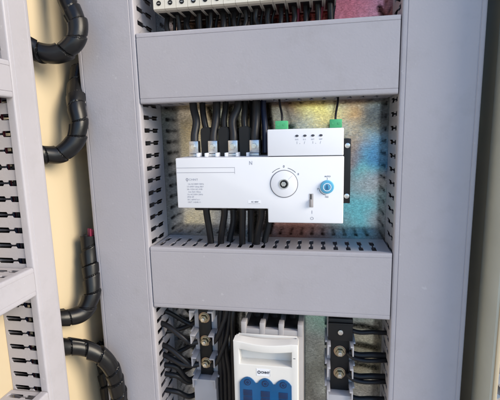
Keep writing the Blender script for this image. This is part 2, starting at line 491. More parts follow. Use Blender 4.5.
def duct(label, O, U, W, Nn, L, wd, D, pitch, phase=0.0, groove=True, slots=(0.0030, 0.0011, 0.0006), low=0.20):
    """U along, W across, Nn outward (unit vectors); O = middle of the duct floor at its start"""
    O, U, W, Nn = map(Vector, (O, U, W, Nn))
    P = lambda u, wv, v: O + U * u + W * wv + Nn * v
    t = root('slotted_cable_duct', label, 'cable duct', O, 'grey slotted cable ducts')
    h = wd / 2
    bm = bmesh.new()
    th = 0.0014
    prism(bm, [(-h + 0.0018 + th, 0.0004), (h - 0.0018 - th, 0.0004), (h - 0.0018 - th, 0.0018), (-h + 0.0018 + th, 0.0018)],
          lambda a, b_: P(0, a, b_), lambda a, b_: P(L, a, b_))
    prof = slot_profile(D, *slots, low)
    cuts = []
    u = pitch * (0.5 + phase)
    while u < L - pitch * 0.45:
        cuts.append(u); u += pitch
    for sgn in (-1, 1):
        wo = sgn * (h - 0.0018); wi = sgn * (h - 0.0018 - th)
        edges = [None] + cuts + [None]
        for i in range(len(edges) - 1):
            lo, hi = edges[i], edges[i + 1]
            left = [(0, 0.0004), (0, D - 0.003)] if lo is None else [(lo, 0.0004)] + [(lo + hw, v) for v, hw in prof]
            rgt = [(L, 0.0004), (L, D - 0.003)] if hi is None else [(hi, 0.0004)] + [(hi - hw, v) for v, hw in prof]
            pts = left + rgt[::-1]
            A = [bm.verts.new(P(a, wo, v)) for a, v in pts]
            Cc = [bm.verts.new(P(a, wi, v)) for a, v in pts]
            n = len(pts)
            for k in range(n):
                if k == 0 and lo is not None: continue
                if k == n - 2 and hi is not None: continue
                bm.faces.new((A[k], A[(k + 1) % n], Cc[(k + 1) % n], Cc[k]))
            bm.faces.new(A); bm.faces.new(Cc[::-1])
    bmesh.ops.triangulate(bm, faces=[f for f in bm.faces if len(f.verts) > 4])
    obj('channel', bm, M['duct'], t)
    # snap-on cover: shallow U with rounded corners and a pressed line along each edge
    r = 0.0022
    arc = lambda cx, cy, a0, a1: [(cx + r * math.cos(R(a)), cy + r * math.sin(R(a))) for a in (a0, a0 + (a1 - a0) / 3, a0 + 2 * (a1 - a0) / 3, a1)]
    out = [(-h, D - 0.0095)] + arc(-h + r, D - r, 180, 90)
    gx = h - 0.0062
    if groove:
        out += [(-gx - 0.0007, D), (-gx - 0.0003, D - 0.0005), (-gx + 0.0003, D - 0.0005), (-gx + 0.0008, D + 0.0001)]
        out += [(gx - 0.0008, D + 0.0001), (gx - 0.0003, D - 0.0005), (gx + 0.0003, D - 0.0005), (gx + 0.0007, D)]
    out += arc(h - r, D - r, 90, 0) + [(h, D - 0.0095)]
    tt = 0.0015
    inn = [(h - tt, D - 0.0095), (h - tt, D - tt - 0.0008), (h - tt - 0.001, D - tt - 0.0004), (-h + tt + 0.001, D - tt - 0.0004), (-h + tt, D - tt - 0.0008), (-h + tt, D - 0.0095)]
    bm = bmesh.new()
    prism(bm, out + inn, lambda a, b_: P(0.0004, a, b_), lambda a, b_: P(L - 0.0004, a, b_))
    obj('cover', bm, M['duct'], t, True, angle=50)
    return t

XL0, XL1, XR0, XR1 = -0.3172, -0.2335, 0.0933, 0.1833
ZT1, ZT0, ZM1, ZM0 = 0.1329, 0.0441, -0.1513, -0.2412
DD = 0.0759
X_, Y_, Z_ = (1, 0, 0), (0, 1, 0), (0, 0, 1)
F_ = (0, -1, 0)
duct('tall grey slotted cable duct at the left of the back plate, beside the black bundles', ((XL0 + XL1) / 2, 0, -0.58), Z_, X_, F_, 0.96, XL1 - XL0, DD, 0.0175, 0.2)
duct('wide tall grey slotted cable duct at the right, against the shaded cabinet wall', ((XR0 + XR1) / 2, 0, -0.58), Z_, X_, F_, 0.96, XR1 - XR0, DD, 0.0178, 0.35)
duct('upper horizontal grey cable duct between the breaker row and the white transfer switch', (XL1 + 0.001, 0, (ZT0 + ZT1) / 2), X_, Z_, F_, XR0 - XL1 - 0.002, ZT1 - ZT0, DD, 0.0165)
duct('lower horizontal grey cable duct below the white transfer switch', (XL1 + 0.001, 0, (ZM0 + ZM1) / 2), X_, Z_, F_, XR0 - XL1 - 0.002, ZM1 - ZM0, DD, 0.0165)
# on the open door
XC = -0.33
DV0, DV1 = -0.1830, -0.1445
DDP = XC - XD
duct('narrow upright grey cable duct on the open door at the left edge', (XD, (DV0 + DV1) / 2, -0.58), Z_, Y_, X_, 0.96, DV1 - DV0, DDP, 0.0186, 0.1, slots=(0.0034, 0.0012, 0.0007), low=0.07)
for z1, z0, lab in ((0.0862, 0.0465, 'short horizontal grey duct on the open door, high at the left edge'),
                    (-0.1478, -0.1830, 'horizontal grey duct on the open door below mid height, its slotted top showing'),
                    (-0.3090, -0.3450, 'horizontal grey duct on the open door in the bottom left corner')):
    duct(lab, (XD, -0.78, (z0 + z1) / 2), Y_, Z_, X_, DV0 - 0.001 + 0.78, z1 - z0, DDP, 0.0165, slots=(0.0034, 0.0012, 0.0007), low=0.07)

# ------------------------------------------------------------------ circuit breakers above the upper duct
ORD = ['first', 'second', 'third', 'fourth', 'fifth', 'sixth', 'seventh', 'eighth', 'ninth', 'tenth', 'eleventh', 'twelfth', 'thirteenth', 'fourteenth', 'fifteenth']
PW = 0.01555
def breaker(x):
    t = root('circuit_breaker', '', 'circuit breaker', (x, -0.01, 0.1615), 'cream circuit breakers in the top row')
    x0, x1 = x + 0.0002, x + PW - 0.0002
    bm = bmesh.new()
    pts = [(-0.004, 0.1625), (-0.058, 0.1625), (-0.0615, 0.1640), (-0.0615, 0.196), (-0.071, 0.200), (-0.071, 0.216), (-0.0615, 0.220), (-0.0615, 0.246), (-0.004, 0.246)]
    prism(bm, pts, lambda a, b_: Vector((x0, a, b_)), lambda a, b_: Vector((x1, a, b_)))
    obj('housing', bm, M['cream'], t)
    xm = (x0 + x1) / 2
    bm = bmesh.new(); ring(bm, (xm, -0.0614, 0.1708), F_, 0.0021, 0.0030, 0.0006, 20)
    disc(bm, (xm, -0.0612, 0.1708), F_, 0.0021, 0.0006, 16)
    obj('screw_hole', bm, M['black'], t, True)
    bm = B(xm - 0.0016, xm + 0.0016, -0.0617, -0.0622, 0.1704, 0.1712)
    obj('screw_slot', bm, M['steel'], t)
    bm = B(xm - 0.0055, xm + 0.0055, -0.012, -0.050, 0.1617, 0.1624, bev=0.0003)
    obj('wire_clamp', bm, M['black'], t)
    bm = B(xm - 0.004, xm + 0.004, -0.0712, -0.080, 0.205, 0.213, bev=0.001)
    obj('toggle', bm, M['black'], t)
    return t
b0 = breaker(-0.2125)
for i in range(15):
    o = b0 if i == 0 else copy_tree(b0)
    o.location.x = -0.2125 + i * PW
    o['label'] = 'cream circuit breaker with a dark screw hole, %s from the left in the top row' % ORD[i]

# wires from the breakers down into the upper duct
for i in range(15):
    x = -0.2125 + (i + 0.5) * PW
    rr = random.Random(i)
    top = (x, -0.034 + rr.uniform(-.004, .004), 0.1655)
    x2 = x + rr.uniform(-.003, .003)
    bm = tube(bmesh.new(), [top, (x + rr.uniform(-.003, .003), -0.036, 0.150), (x2, -0.038, 0.138), (x2, -0.038, 0.124)], 0.0034 + rr.uniform(-.0004, .0006), 12)
    tag(obj('black_wire', bm, M['cable'], smooth=True, at=top), 'black wire leaving the %s breaker from the left, running down into the upper duct' % ORD[i], 'wire', 'black wires below the breakers')
    top = (x + 0.006, -0.022, 0.163)
    bm = tube(bmesh.new(), [top, (x + 0.0055 + rr.uniform(-.003, .003), -0.022, 0.148), (x + 0.006, -0.024, 0.124)], 0.0022, 10)
    tag(obj('thin_wire', bm, M['cable'] if i < 11 else M['red'] if i % 2 else M['cable'], smooth=True, at=top), 'thin wire behind the black wire of the %s breaker from the left' % ORD[i], 'wire', 'thin wires below the breakers')

# ------------------------------------------------------------------ transfer switch
FY = -0.090
ts = root('transfer_switch', 'white automatic transfer switch with a large round dial and a small blue knob', 'switch', (-0.077, 0, -0.11))
bm = bmesh.new()
pts = [(-0.1830, -0.0926), (-0.0632, -0.0926), (-0.0632, -0.1106), (0.0302, -0.1106), (0.0302, -0.0272), (-0.1830, -0.0272)]
t_ = bmesh.new()
prism(t_, pts, lambda a, b_: Vector((a, FY, b_)), lambda a, b_: Vector((a, -0.026, b_)))
bmesh.ops.recalc_face_normals(t_, faces=t_.faces)
bmesh.ops.bevel(t_, geom=[e for e in t_.edges if any(v.co.y < -0.08 for v in e.verts)], offset=0.0014, segments=3, affect='EDGES', profile=0.5)
merge(bm, t_)
body = obj('housing', bm, M['white'], ts, True)
bm = B(-0.0627, 0.0296, -0.0885, -0.026, -0.0266, 0.0064, bev=0.0013, seg=3)
ctl = obj('controller', bm, M['white'], ts, True)
obj('rear_base', B(-0.181, 0.0290, -0.0258, -0.0004, -0.108, -0.029, bev=0.001), M['black'], ts, True)
# shallow groove lines of the front
bm = bmesh.new()
box(bm, -0.1826, -0.1045, FY, FY - 0.0001, -0.0401, -0.0395)
box(bm, -0.1826, -0.1045, FY, FY - 0.0001, -0.0463, -0.0457)
box(bm, -0.1049, -0.1045, FY, FY - 0.00012, -0.0480, -0.0402)
obj('panel_seam', bm, M['print_grey'], ts)
bm = bmesh.new(); box(bm, -0.0615, 0.0288, -0.0886, -0.0862, -0.0271, -0.0267)
obj('controller_seam', bm, M['black'], ts)
# printing
pr = bmesh.new()
rr = random.Random(3)
ring(pr, (-0.1683, FY, -0.0549), F_, 0.0012, 0.0019, 0.0001, 24)
box(pr, -0.1687, -0.1679, FY, FY - 0.0001, -0.0580, -0.0530)
text(pr, 'CHNT', -0.1598, -0.0551, FY - 0.0001, 0.0036, sx=1.25)
z = -0.0608
for k, ln in enumerate(('Ue AC400V 50Hz', 'Ui 690V Uimp 8kV', 'Ith 125A AC-33B', 'Icw 5kA 30ms', 'Us AC230V 50Hz', 'IP30 4P', 'IEC 60947-6-1', 'GB/T 14048.11')):
    text(pr, ln, -0.1688 + (0.0015 if k in (0, 3) else 0), z, FY - 0.0001, 0.0027, align='LEFT', sx=1.08); z -= 0.00342
obj('rating_print', pr, M['print_grey'], ts)
pr = bmesh.new()
text(pr, 'N', -0.0838, -0.0345, FY - 0.0001, 0.0068, sx=0.85)
obj('pole_mark', pr, M['print_grey'], ts)
bm = B(-0.0885, -0.0722, FY + 0.0002, FY - 0.0002, -0.0862, -0.0818)
st = obj('rating_sticker', bm, M['white'], ts)
pr = bmesh.new(); text(pr, 'AC 400V', -0.0796, -0.0838, FY - 0.0003, 0.0025)
box(pr, -0.0880, -0.0727, FY - 0.0002, FY - 0.0003, -0.0860, -0.0858)
obj('sticker_print', pr, M['print'], st)
# round dial
c = Vector((-0.0424, FY, -0.0608))
bm = bmesh.new(); disc(bm, c + Vector((0, 0.001, 0)), F_, 0.0166, 0.0022, 56, bev=0.0006)
dial = obj('round_dial', bm, M['white'], ts, True)
bm = bmesh.new(); ring(bm, c, F_, 0.0166, 0.0174, 0.0004, 64)
obj('dial_ring', bm, M['ring_grey'], dial, True)
bm = bmesh.new(); ring(bm, c + Vector((0, -0.0012, 0)), F_, 0.0050, 0.0062, 0.0008, 36)
obj('socket_collar', bm, M['steel'], dial, True)
bm = bmesh.new(); ring(bm, c + Vector((0, -0.0012, 0)), F_, 0.0036, 0.0049, 0.0010, 32)
disc(bm, c + Vector((0, -0.0011, 0)), F_, 0.0036, 0.0004, 24)
obj('handle_socket', bm, M['black'], dial, True)
bm = bmesh.new(); hexnut(bm, c + Vector((-0.0004, -0.0015, 0)), F_, 0.0033, 0.0012)
obj('socket_bolt', bm, M['steel'], dial)
pr = bmesh.new()
q = Matrix.Rotation(R(-48), 4, 'Y')
t_ = B(-0.0001, 0.0001, -0.00005, 0.00005, 0.0075, 0.0150); bmesh.ops.rotate(t_, cent=(0, 0, 0), matrix=Matrix.Rotation(R(45), 3, 'Y'), verts=t_.verts)
bmesh.ops.translate(t_, verts=t_.verts, vec=c + Vector((0, -0.00126, 0))); merge(pr, t_)
obj('dial_line', pr, M['print_grey'], dial)
pr = bmesh.new()
qz = lambda a0, a1, r_: ring(pr, c, F_, r_ - 0.00028, r_ + 0.00028, 0.00012, 14, a0, a1)
# angles run round the dial axis; found so that the arcs sit top left and top right
def arc_xz(bm, c, r_, a0, a1, wd=0.0003, n=14):
    for i in range(n):
        a, b_ = R(a0 + (a1 - a0) * i / n), R(a0 + (a1 - a0) * (i + 1) / n)
        vs = []
        for y in (0.0, -0.00012):
            for rad, an in ((r_ - wd, a), (r_ + wd, a), (r_ + wd, b_), (r_ - wd, b_)):
                vs.append(bm.verts.new((c.x + rad * math.cos(an), c.y + y, c.z + rad * math.sin(an))))
        bm.faces.new(vs[4:8])
        for j in range(4): bm.faces.new((vs[j], vs[(j + 1) % 4], vs[4 + (j + 1) % 4], vs[4 + j]))
arc_xz(pr, c, 0.0202, 104, 136); arc_xz(pr, c, 0.0202, 44, 76)
text(pr, '0', c.x, c.z + 0.0216, FY - 0.0001, 0.0042)
text(pr, 'II', c.x + 0.0178, c.z + 0.0120, FY - 0.0001, 0.0036)
obj('dial_print', pr, M['print'], ts)
# blue mode knob
c2 = Vector((0.0104, FY, -0.0646))
bm = bmesh.new(); disc(bm, c2, F_, 0.0084, 0.0030, 40, r1=0.0080, bev=0.0008)
kn = obj('mode_knob', bm, M['blue_dial'], ts, True)
bm = bmesh.new(); ring(bm, c2 + Vector((0, -0.0030, 0)), F_, 0.0042, 0.0050, 0.0003, 32)
obj('knob_ring', bm, M['white'], kn, True)
bm = bmesh.new()
prism(bm, [(-0.0018, -0.0030), (0.0018, -0.0030), (0.0012, 0.0010), (0, 0.0038), (-0.0012, 0.0010)],
      lambda a, b_: Vector((c2.x + a, c2.y - 0.0029, c2.z + b_)), lambda a, b_: Vector((c2.x + a, c2.y - 0.0036, c2.z + b_)))
obj('knob_pointer', bm, M['blue_dark'], kn)
pr = bmesh.new()
arc_xz(pr, c2, 0.0102, 188, 262)
text(pr, 'AUTO', c2.x + 0.0004, c2.z + 0.0128, FY - 0.0001, 0.0026)
box(pr, c2.x - 0.0001, c2.x + 0.0003, FY, FY - 0.0001, c2.z + 0.0086, c2.z + 0.0114)
marks(pr, c2.x - 0.0022, c2.z - 0.0124, FY, 0.0042, 0.0020, rr)
marks(pr, c2.x - 0.0118, c2.z - 0.0028, FY, 0.0022, 0.0024, rr)
obj('knob_print', pr, M['print'], ts)
# slide lever
bm = bmesh.new(); ring_ = None
box(bm, -0.0110, -0.0062, FY, FY - 0.0006, -0.0900, -0.0730, bev=0.0002)
sl = obj('lever_slot', bm, M['iso_base'], ts, True)
obj('lever_gap', B(-0.0099, -0.0085, FY - 0.00065, FY - 0.0007, -0.0800, -0.0736), M['black'], sl)
obj('lever', B(-0.0098, -0.0074, FY - 0.0005, FY - 0.0038, -0.0890, -0.0800, bev=0.0004), M['iso_base'], sl, True)
pr = bmesh.new()
text(pr, 'I', -0.0078, -0.0965, FY - 0.0001, 0.0060)
text(pr, 'O', -0.0078, -0.1045, FY - 0.0001, 0.0054)
obj('lever_print', pr, M['print_grey'], ts)
# indicator lamps and their tiny print
for k in range(4):
    x = -0.0262 + k * 0.0096
    bm = bmesh.new(); disc(bm, (x, -0.0884, -0.0020), F_, 0.0018, 0.0007, 20, bev=0.0002)
    bmesh.ops.scale(bm, vec=(1.15, 1, 0.75), verts=bm.verts, space=Matrix.Translation((-x, 0, 0.0020)))
    obj('indicator_lamp', bm, M['print'], ctl, True)
pr = bmesh.new()
for k in range(4):
    x = -0.0262 + k * 0.0096
    marks(pr, x - 0.0020, -0.0064, -0.0885, 0.0042, 0.0015, rr)
for k in (0, 2):
    x = -0.0262 + k * 0.0096
    box(pr, x - 0.0002, x + 0.0003, -0.0885, -0.0886, -0.0118, -0.0088)
    box(pr, x + 0.0030, x + 0.0038, -0.0885, -0.0886, -0.0118, -0.0111)
    text(pr, '/', x + 0.0092, -0.0106, -0.0886, 0.0045)
obj('lamp_print', pr, M['print_grey'], ctl)
# green plug connectors
for x0, x1 in ((-0.0528, -0.0380), (0.0130, 0.0273)):
    bm = B(x0, x1, -0.0870, -0.070, 0.0066, 0.0166, bev=0.0005)
    n = 2
    cn = obj('plug_connector', bm, M['green'], ts, True)
    bm = bmesh.new()
    for k in range(2):
        xx = x0 + (x1 - x0) * (k + 0.5) / 2
        disc(bm, (xx, -0.0869, 0.0118), F_, 0.0016, 0.0004, 14)
    obj('clamp_screw', bm, M['green'], cn)
# right-hand fixing bracket
bm = B(0.0304, 0.0398, -0.066, -0.026, -0.0890, -0.0070, bev=0.0006)
br = obj('fixing_bracket', bm, M['black'], ts, True)
for zz in (-0.0155, -0.0795):
    bm = bmesh.new(); disc(bm, (0.0355, -0.0659, zz), F_, 0.0034, 0.0018, 22, bev=0.0006)
    obj('bracket_screw', bm, M['steel'], br, True)
# top terminals: four tinned clamps with pale partition posts
TX = (-0.1672, -0.1405, -0.1127, -0.0838)
for x in TX:
    bm = B(x - 0.0062, x + 0.0062, -0.062, -0.045, -0.0270, -0.0235, bev=0.0005)
    cl = obj('terminal_clamp', bm, M['tin'], ts, True)
    bm = bmesh.new()
    box(bm, x - 0.0066, x + 0.0066, -0.0605, -0.049, -0.0233, -0.0060, bev=0.0012)
    obj('cable_lug', bm, M['tin'], cl, True)
    bm = bmesh.new(); hexnut(bm, (x, -0.0604, -0.0140), F_, 0.0040, 0.0030)
    disc(bm, (x, -0.0632, -0.0140), F_, 0.0024, 0.0022, 14)
    obj('lug_bolt', bm, M['steel'], cl)
for x in (-0.1590, -0.1478, -0.1330, -0.1205, -0.1055, -0.0915):
    obj('partition_post', B(x - 0.0016, x + 0.0016, -0.070, -0.040, -0.0270, -0.0220, bev=0.0004), M['white'], ts, True)

# power cables down from the upper duct to the transfer switch
def cable(pts, r, mat, label, group, name='power_cable', extra=None, n=16):
    bm = tube(bmesh.new(), pts, r, n)
    o = obj(name, bm, mat, smooth=True, at=pts[0], angle=60)
    tag(o, label, 'cable', group)
    return o
TP = ['first', 'second', 'third', 'fourth']
tops = (-0.1716, -0.1385, -0.1085, -0.0835)
for i, x in enumerate(TX):
    xt = tops[i]
    bend = (0.004, 0.0015, -0.004, 0.001)[i]
    cable([(xt, -0.040, 0.062), (xt + 0.001, -0.042, 0.040), (xt * 0.5 + x * 0.5 + bend, -0.048, 0.020), (x, -0.053, 0.002), (x, -0.0545, -0.0075)],
          0.0053, M['cable_dusty'], 'dusty cable with silver bolted lug, %s from the left above the transfer switch' % TP[i], 'lugged cables above the transfer switch')
for i, (x, xt) in enumerate(((-0.1510, -0.1590), (-0.1262, -0.1262), (-0.0978, -0.0990))):
    o = cable([(xt, -0.036, 0.062), (xt + 0.0005, -0.039, 0.040), (xt * 0.4 + x * 0.6 - 0.001, -0.045, 0.022), (x, -0.048, 0.004)],
              0.0042, M['cable'], 'black cable ending in a broad black boot, %s from the left above the transfer switch' % TP[i], 'booted cables above the transfer switch')
    bm = bmesh.new()
    w0 = 0.0068
    prism(bm, [(-w0, -0.027), (w0, -0.027), (w0 + 0.0008, 0.007), (w0 - 0.0002, 0.0110), (0.002, 0.0125), (-w0 + 0.0008, 0.0110), (-w0 - 0.0005, 0.007)],
          lambda a, b_: Vector((x + a, -0.056, b_)), lambda a, b_: Vector((x + a, -0.040, b_)))
    bmesh.ops.bevel(bm, geom=list(bm.edges), offset=0.0011, segments=2, affect='EDGES')
    obj('boot', bm, M['black'], o, True)
cable([(-0.0745, -0.030, 0.062), (-0.0745, -0.034, 0.035), (-0.0720, -0.040, 0.010), (-0.0715, -0.044, -0.024)], 0.0040, M['navy'],
      'navy blue cable between the last silver lug and the controller', None)
cable([(-0.091, -0.020, 0.062), (-0.0905, -0.022, 0.03), (-0.092, -0.022, -0.026)], 0.0055, M['cable'], 'thick black cable behind the third boot above the transfer switch', None)
cable([(-0.0525, -0.045, 0.062), (-0.0500, -0.055, 0.040), (-0.0455, -0.074, 0.024), (-0.0450, -0.078, 0.0160)], 0.0014, M['cable'], 'thin black wire into the left green connector', 'thin wires to the green connectors', 'control_wire', n=10)
cable([(0.0245, -0.045, 0.062), (0.0235, -0.055, 0.040), (0.0205, -0.074, 0.024), (0.0200, -0.078, 0.0160)], 0.0014, M['cable'], 'thin black wire into the right green connector', 'thin wires to the green connectors', 'control_wire', n=10)
# cables from the underside of the transfer switch into the lower duct
for i, (xt, xb) in enumerate(((-0.1560, -0.1535), (-0.1300, -0.1385), (-0.1040, -0.1070), (-0.0775, -0.0860))):
    cable([(xt, -0.050, -0.092 if i < 3 else -0.092), (xt, -0.049, -0.108), (xb * 0.6 + xt * 0.4, -0.045, -0.130), (xb, -0.042, -0.150), (xb, -0.040, -0.170)],
          0.0047, M['cable'], 'black cable below the transfer switch, %s from the left, dropping into the lower duct' % TP[i], 'cables below the transfer switch')
    if i in (1, 2, 3):
        cable([(xt + 0.008, -0.028, -0.105), (xt + 0.0075, -0.028, -0.125), (xb + 0.010, -0.028, -0.150), (xb + 0.010, -0.030, -0.168)],
              0.0046, M['cable_dusty'], 'dusty cable behind and right of the %s black cable under the transfer switch' % TP[i], 'rear cables below the transfer switch')

# ------------------------------------------------------------------ stud terminal blocks at the bottom
def terminal(xc, studs, top, bottom, cover_z, label, wd=0.036, with_head=False, sw=0.0095):
    t = root('terminal_block', label, 'terminal block', (xc, 0, bottom))
    h = wd / 2
    bm = B(xc - h, xc + h, -0.034, -0.0004, bottom, top, bev=0.0008)
    obj('base', bm, M['term_grey'], t, True)
    bm = B(xc - sw, xc + sw, -0.040, -0.0335, (cover_z + 0.001), top - 0.001, bev=0.0005)
    obj('contact_strip', bm, M['black'], t, True)
    # barriers: pale fins either side of each pole
    zs = [z + 0.0165 for z in studs] + [studs[-1] - 0.0185]
    for z in zs:
        for s in (-1, 1):
            bm = B(xc + s * (sw + 0.0005), xc + s * h, -0.058, -0.0335, z - 0.0012, z + 0.0012, bev=0.0003)
            box(bm, xc + s * (h - 0.0018), xc + s * h, -0.0575, -0.0335, z - 0.0140, z - 0.0013, bev=0.0003)
            box(bm, xc + s * (h + 0.0001), xc + s * (h + 0.0030), -0.046, -0.006, z - 0.0012, z + 0.0012, bev=0.0003)
            obj('barrier', bm, M['term_grey'], t, True)
    for z in studs:
        bm = bmesh.new(); disc(bm, (xc, -0.0400, z), F_, 0.0086, 0.0012, 28, bev=0.0003)
        sd_ = obj('stud', bm, M['copper'], t, True)
        bm = bmesh.new(); disc(bm, (xc, -0.0412, z), F_, 0.0074, 0.0012, 28, bev=0.0003)
        obj('washer', bm, M['brass'], sd_, True)
        bm = bmesh.new(); hexnut(bm, (xc, -0.0424, z), F_, 0.0060, 0.0050)
        obj('nut', bm, M['brass'], sd_)
        bm = bmesh.new(); disc(bm, (xc, -0.0472, z), F_, 0.0031, 0.0026, 18, bev=0.0006)
        obj('thread', bm, M['steel'], sd_, True)
    bm = B(xc - h + 0.0005, xc + h - 0.0005, -0.052, -0.0338, bottom + 0.002, cover_z, bev=0.0009)
    obj('grey_cap', bm, M['term_grey'], t, True)
    if with_head:
        bm = B(xc - 0.0168, xc + 0.0168, -0.0490, -0.0402, with_head - 0.013, with_head + 0.020, bev=0.0010)
        hd = obj('head_cover', bm, M['black'], t, True)
        bm = B(xc - 0.0172, xc + 0.0172, -0.0530, -0.0492, with_head + 0.0125, with_head + 0.0150, bev=0.0006)
        obj('cover_ridge', bm, M['black'], hd, True)
        bm = bmesh.new(); disc(bm, (xc, -0.0490, with_head), F_, 0.0038, 0.0018, 22, bev=0.0006)
        obj('head_screw', bm, M['steel'], hd, True)
    return t
terminal(0.0315, [-0.3095, -0.3435], -0.245, -0.46, -0.3720, 'grey stud terminal block with black head cover, right of the fuse switch', with_head=-0.2760, sw=0.0130)
terminal(-0.1690, [-0.2700, -0.3075, -0.3440], -0.245, -0.46, -0.3655, 'grey stud terminal block with brass nuts, left of the fuse switch among black cables')

# cables from the right terminal to the right duct
for i, z in enumerate((-0.2755, -0.3100, -0.3430, -0.3790)):
    cable([(0.044, -0.043, z + 0.001), (0.058, -0.045, z - 0.001), (0.075, -0.043, z - 0.0005), (0.090, -0.040, z - 0.002), (0.108, -0.038, z - 0.002)],
          0.0042 if i else 0.0032, M['cable'], 'short black cable from the right terminal block into the right duct, %s from the top' % TP[i], 'cables into the right duct')
    if i in (1, 2):
        cable([(0.0425, -0.043, z - 0.001), (0.050, -0.049, z - 0.004), (0.066, -0.050, z - 0.006), (0.090, -0.045, z - 0.007), (0.108, -0.040, z - 0.008)],
              0.0030, M['cable'], 'thin black cable under the %s cable into the right duct' % TP[i], 'thin cables into the right duct')
# cables from the left terminal to the left duct
zs = (-0.282, -0.318, -0.334, -0.353, -0.368, -0.396)
SIX = ['first', 'second', 'third', 'fourth', 'fifth', 'sixth']
for i, z in enumerate(zs):
    zt = (-0.309, -0.346, -0.346, -0.380, -0.385, -0.410)[i]
    cable([(-0.252, -0.046, z + 0.004), (-0.236, -0.047, z + 0.002), (-0.222, -0.050, z - 0.002), (-0.203, -0.052, z * 0.6 + zt * 0.4 - 0.004), (-0.190, -0.049, zt + 0.001), (-0.1800, -0.0445, zt + 0.001)] if i < 3 else
          [(-0.252, -0.046, z + 0.004), (-0.236, -0.045, z + 0.002), (-0.218, -0.042, z - 0.002), (-0.203, -0.034, zt), (-0.190, -0.024, zt)],
          0.0040, M['cable'], 'black cable from the left duct to the left terminal block, %s from the top' % SIX[i], 'cables from the left duct')
for i in range(4):
    x = -0.1430 + i * 0.0068
    rr = random.Random(40 + i)
    cable([(x + 0.004, -0.036 + 0.004 * i, -0.222), (x + rr.uniform(-.002, .002), -0.042, -0.262), (x - 0.004 + rr.uniform(-.003, .003), -0.044, -0.31), (x - 0.004, -0.04, -0.36), (x - 0.006, -0.036, -0.45)],
          0.0040, M['cable'], 'upright black cable between left terminal block and fuse switch, %s from the left' % TP[i], 'upright cables beside the fuse switch')
for i, zz in enumerate((-0.282, -0.318)):
    cable([(-0.1585, -0.046, zz - 0.026), (-0.152, -0.052, zz - 0.020), (-0.143, -0.052, zz - 0.004), (-0.132, -0.046, zz + 0.030), (-0.128, -0.040, zz + 0.090)],
          0.0036, M['cable'], '%s black cable curving up from the right side of the left terminal block' % ('upper', 'lower')[i], 'cables curving up to the lower duct')

# ------------------------------------------------------------------ fuse switch
fx0, fx1 = -0.1110, -0.0252
fs = root('fuse_switch', 'white fuse switch disconnector with a grip handle and a deep blue window', 'fuse switch', ((fx0 + fx1) / 2, 0, -0.47))
xs0, xs1 = -0.1045, -0.0198
bm = B(xs0, xs1, -0.0715, -0.0004, -0.47, -0.2635, bev=0.001)
obj('base', bm, M['iso_base'], fs, True)
bm = bmesh.new()
pw = (xs1 - xs0 - 0.0070) / 3
for k in range(4):
    x = xs0 + k * pw
    box(bm, x, x + 0.0070, -0.0800, -0.066, -0.2700, -0.2535, bev=0.0008)
box(bm, xs0 + 0.0006, xs1 - 0.0006, -0.0793, -0.0720, -0.2705, -0.2625, bev=0.0006)
obj('terminal_shroud', bm, M['iso_base'], fs, True)
for k in range(3):
    x = xs0 + k * pw + 0.0073
    obj('terminal_cavity', B(x, x + pw - 0.0076, -0.0716, -0.010, -0.2633, -0.2615, bev=0.0003), M['black'], fs, True)
# handle: front shell with a finger hole under a bowed lip, open tray behind the lip
HB = -0.0885
cx0, cx1 = -0.1030, -0.0334
nc = 18
xs = [fx0] + [cx0 + (cx1 - cx0) * k / nc for k in range(nc + 1)] + [fx1]
def shell_pts(x):
    u = min(1, max(0, (x - cx0) / (cx1 - cx0)))
    bow = math.sin(math.pi * u)
    return [(-0.1040 - 0.0022 * bow, -0.2690 - 0.0026 * bow), (-0.1042 - 0.0022 * bow, -0.2800 - 0.0020 * bow), (-0.1040, -0.3012), (-0.1040, -0.47)]
bm = bmesh.new()
fr_ = [[bm.verts.new((x, y, z)) for y, z in shell_pts(x)] for x in xs]
bk_ = [[bm.verts.new((x, HB, z)) for y, z in shell_pts(x)] for x in xs]
nx = len(xs) - 1
solid = lambda c_, r_: 0 <= c_ < nx and 0 <= r_ < 3 and not (r_ == 1 and 0 < c_ < nx - 1)
for c_ in range(nx):
    for r_ in range(3):
        if not solid(c_, r_): continue
        bm.faces.new((fr_[c_][r_], fr_[c_ + 1][r_], fr_[c_ + 1][r_ + 1], fr_[c_][r_ + 1]))
        bm.faces.new((bk_[c_][r_], bk_[c_][r_ + 1], bk_[c_ + 1][r_ + 1], bk_[c_ + 1][r_]))
        for (dc, dr_, p, q_) in ((-1, 0, (c_, r_), (c_, r_ + 1)), (1, 0, (c_ + 1, r_), (c_ + 1, r_ + 1)), (0, -1, (c_, r_), (c_ + 1, r_)), (0, 1, (c_, r_ + 1), (c_ + 1, r_ + 1))):
            if not solid(c_ + dc, r_ + dr_):
                bm.faces.new((fr_[p[0]][p[1]], fr_[q_[0]][q_[1]], bk_[q_[0]][q_[1]], bk_[p[0]][p[1]]))
bmesh.ops.recalc_face_normals(bm, faces=bm.faces)
sharp = [e for e in bm.edges if len(e.link_faces) == 2 and e.calc_face_angle(0) > R(40) and all(v.co.y < -0.1 for v in e.verts)]
bmesh.ops.bevel(bm, geom=sharp, offset=0.0011, segments=3, affect='EDGES', profile=0.5, clamp_overlap=True)
# rear block (its face is the floor of the finger hole), tray walls
box(bm, fx0 + 0.0003, fx1 - 0.0003, -0.0720, HB + 0.0002, -0.47, -0.2775, bev=0.0005)
box(bm, fx0 + 0.0030, fx1 - 0.0020, -0.0797, -0.0824, -0.2772, -0.2695, bev=0.0006)
for a, b_ in ((fx0 + 0.0004, fx0 + 0.0040), (fx1 - 0.0034, fx1 - 0.0004)):
    box(bm, a, b_, -0.0826, HB - 0.0002 - 0.008, -0.2772, -0.2700, bev=0.0006)
hd = obj('handle', bm, M['iso_white'], fs, True, angle=40)
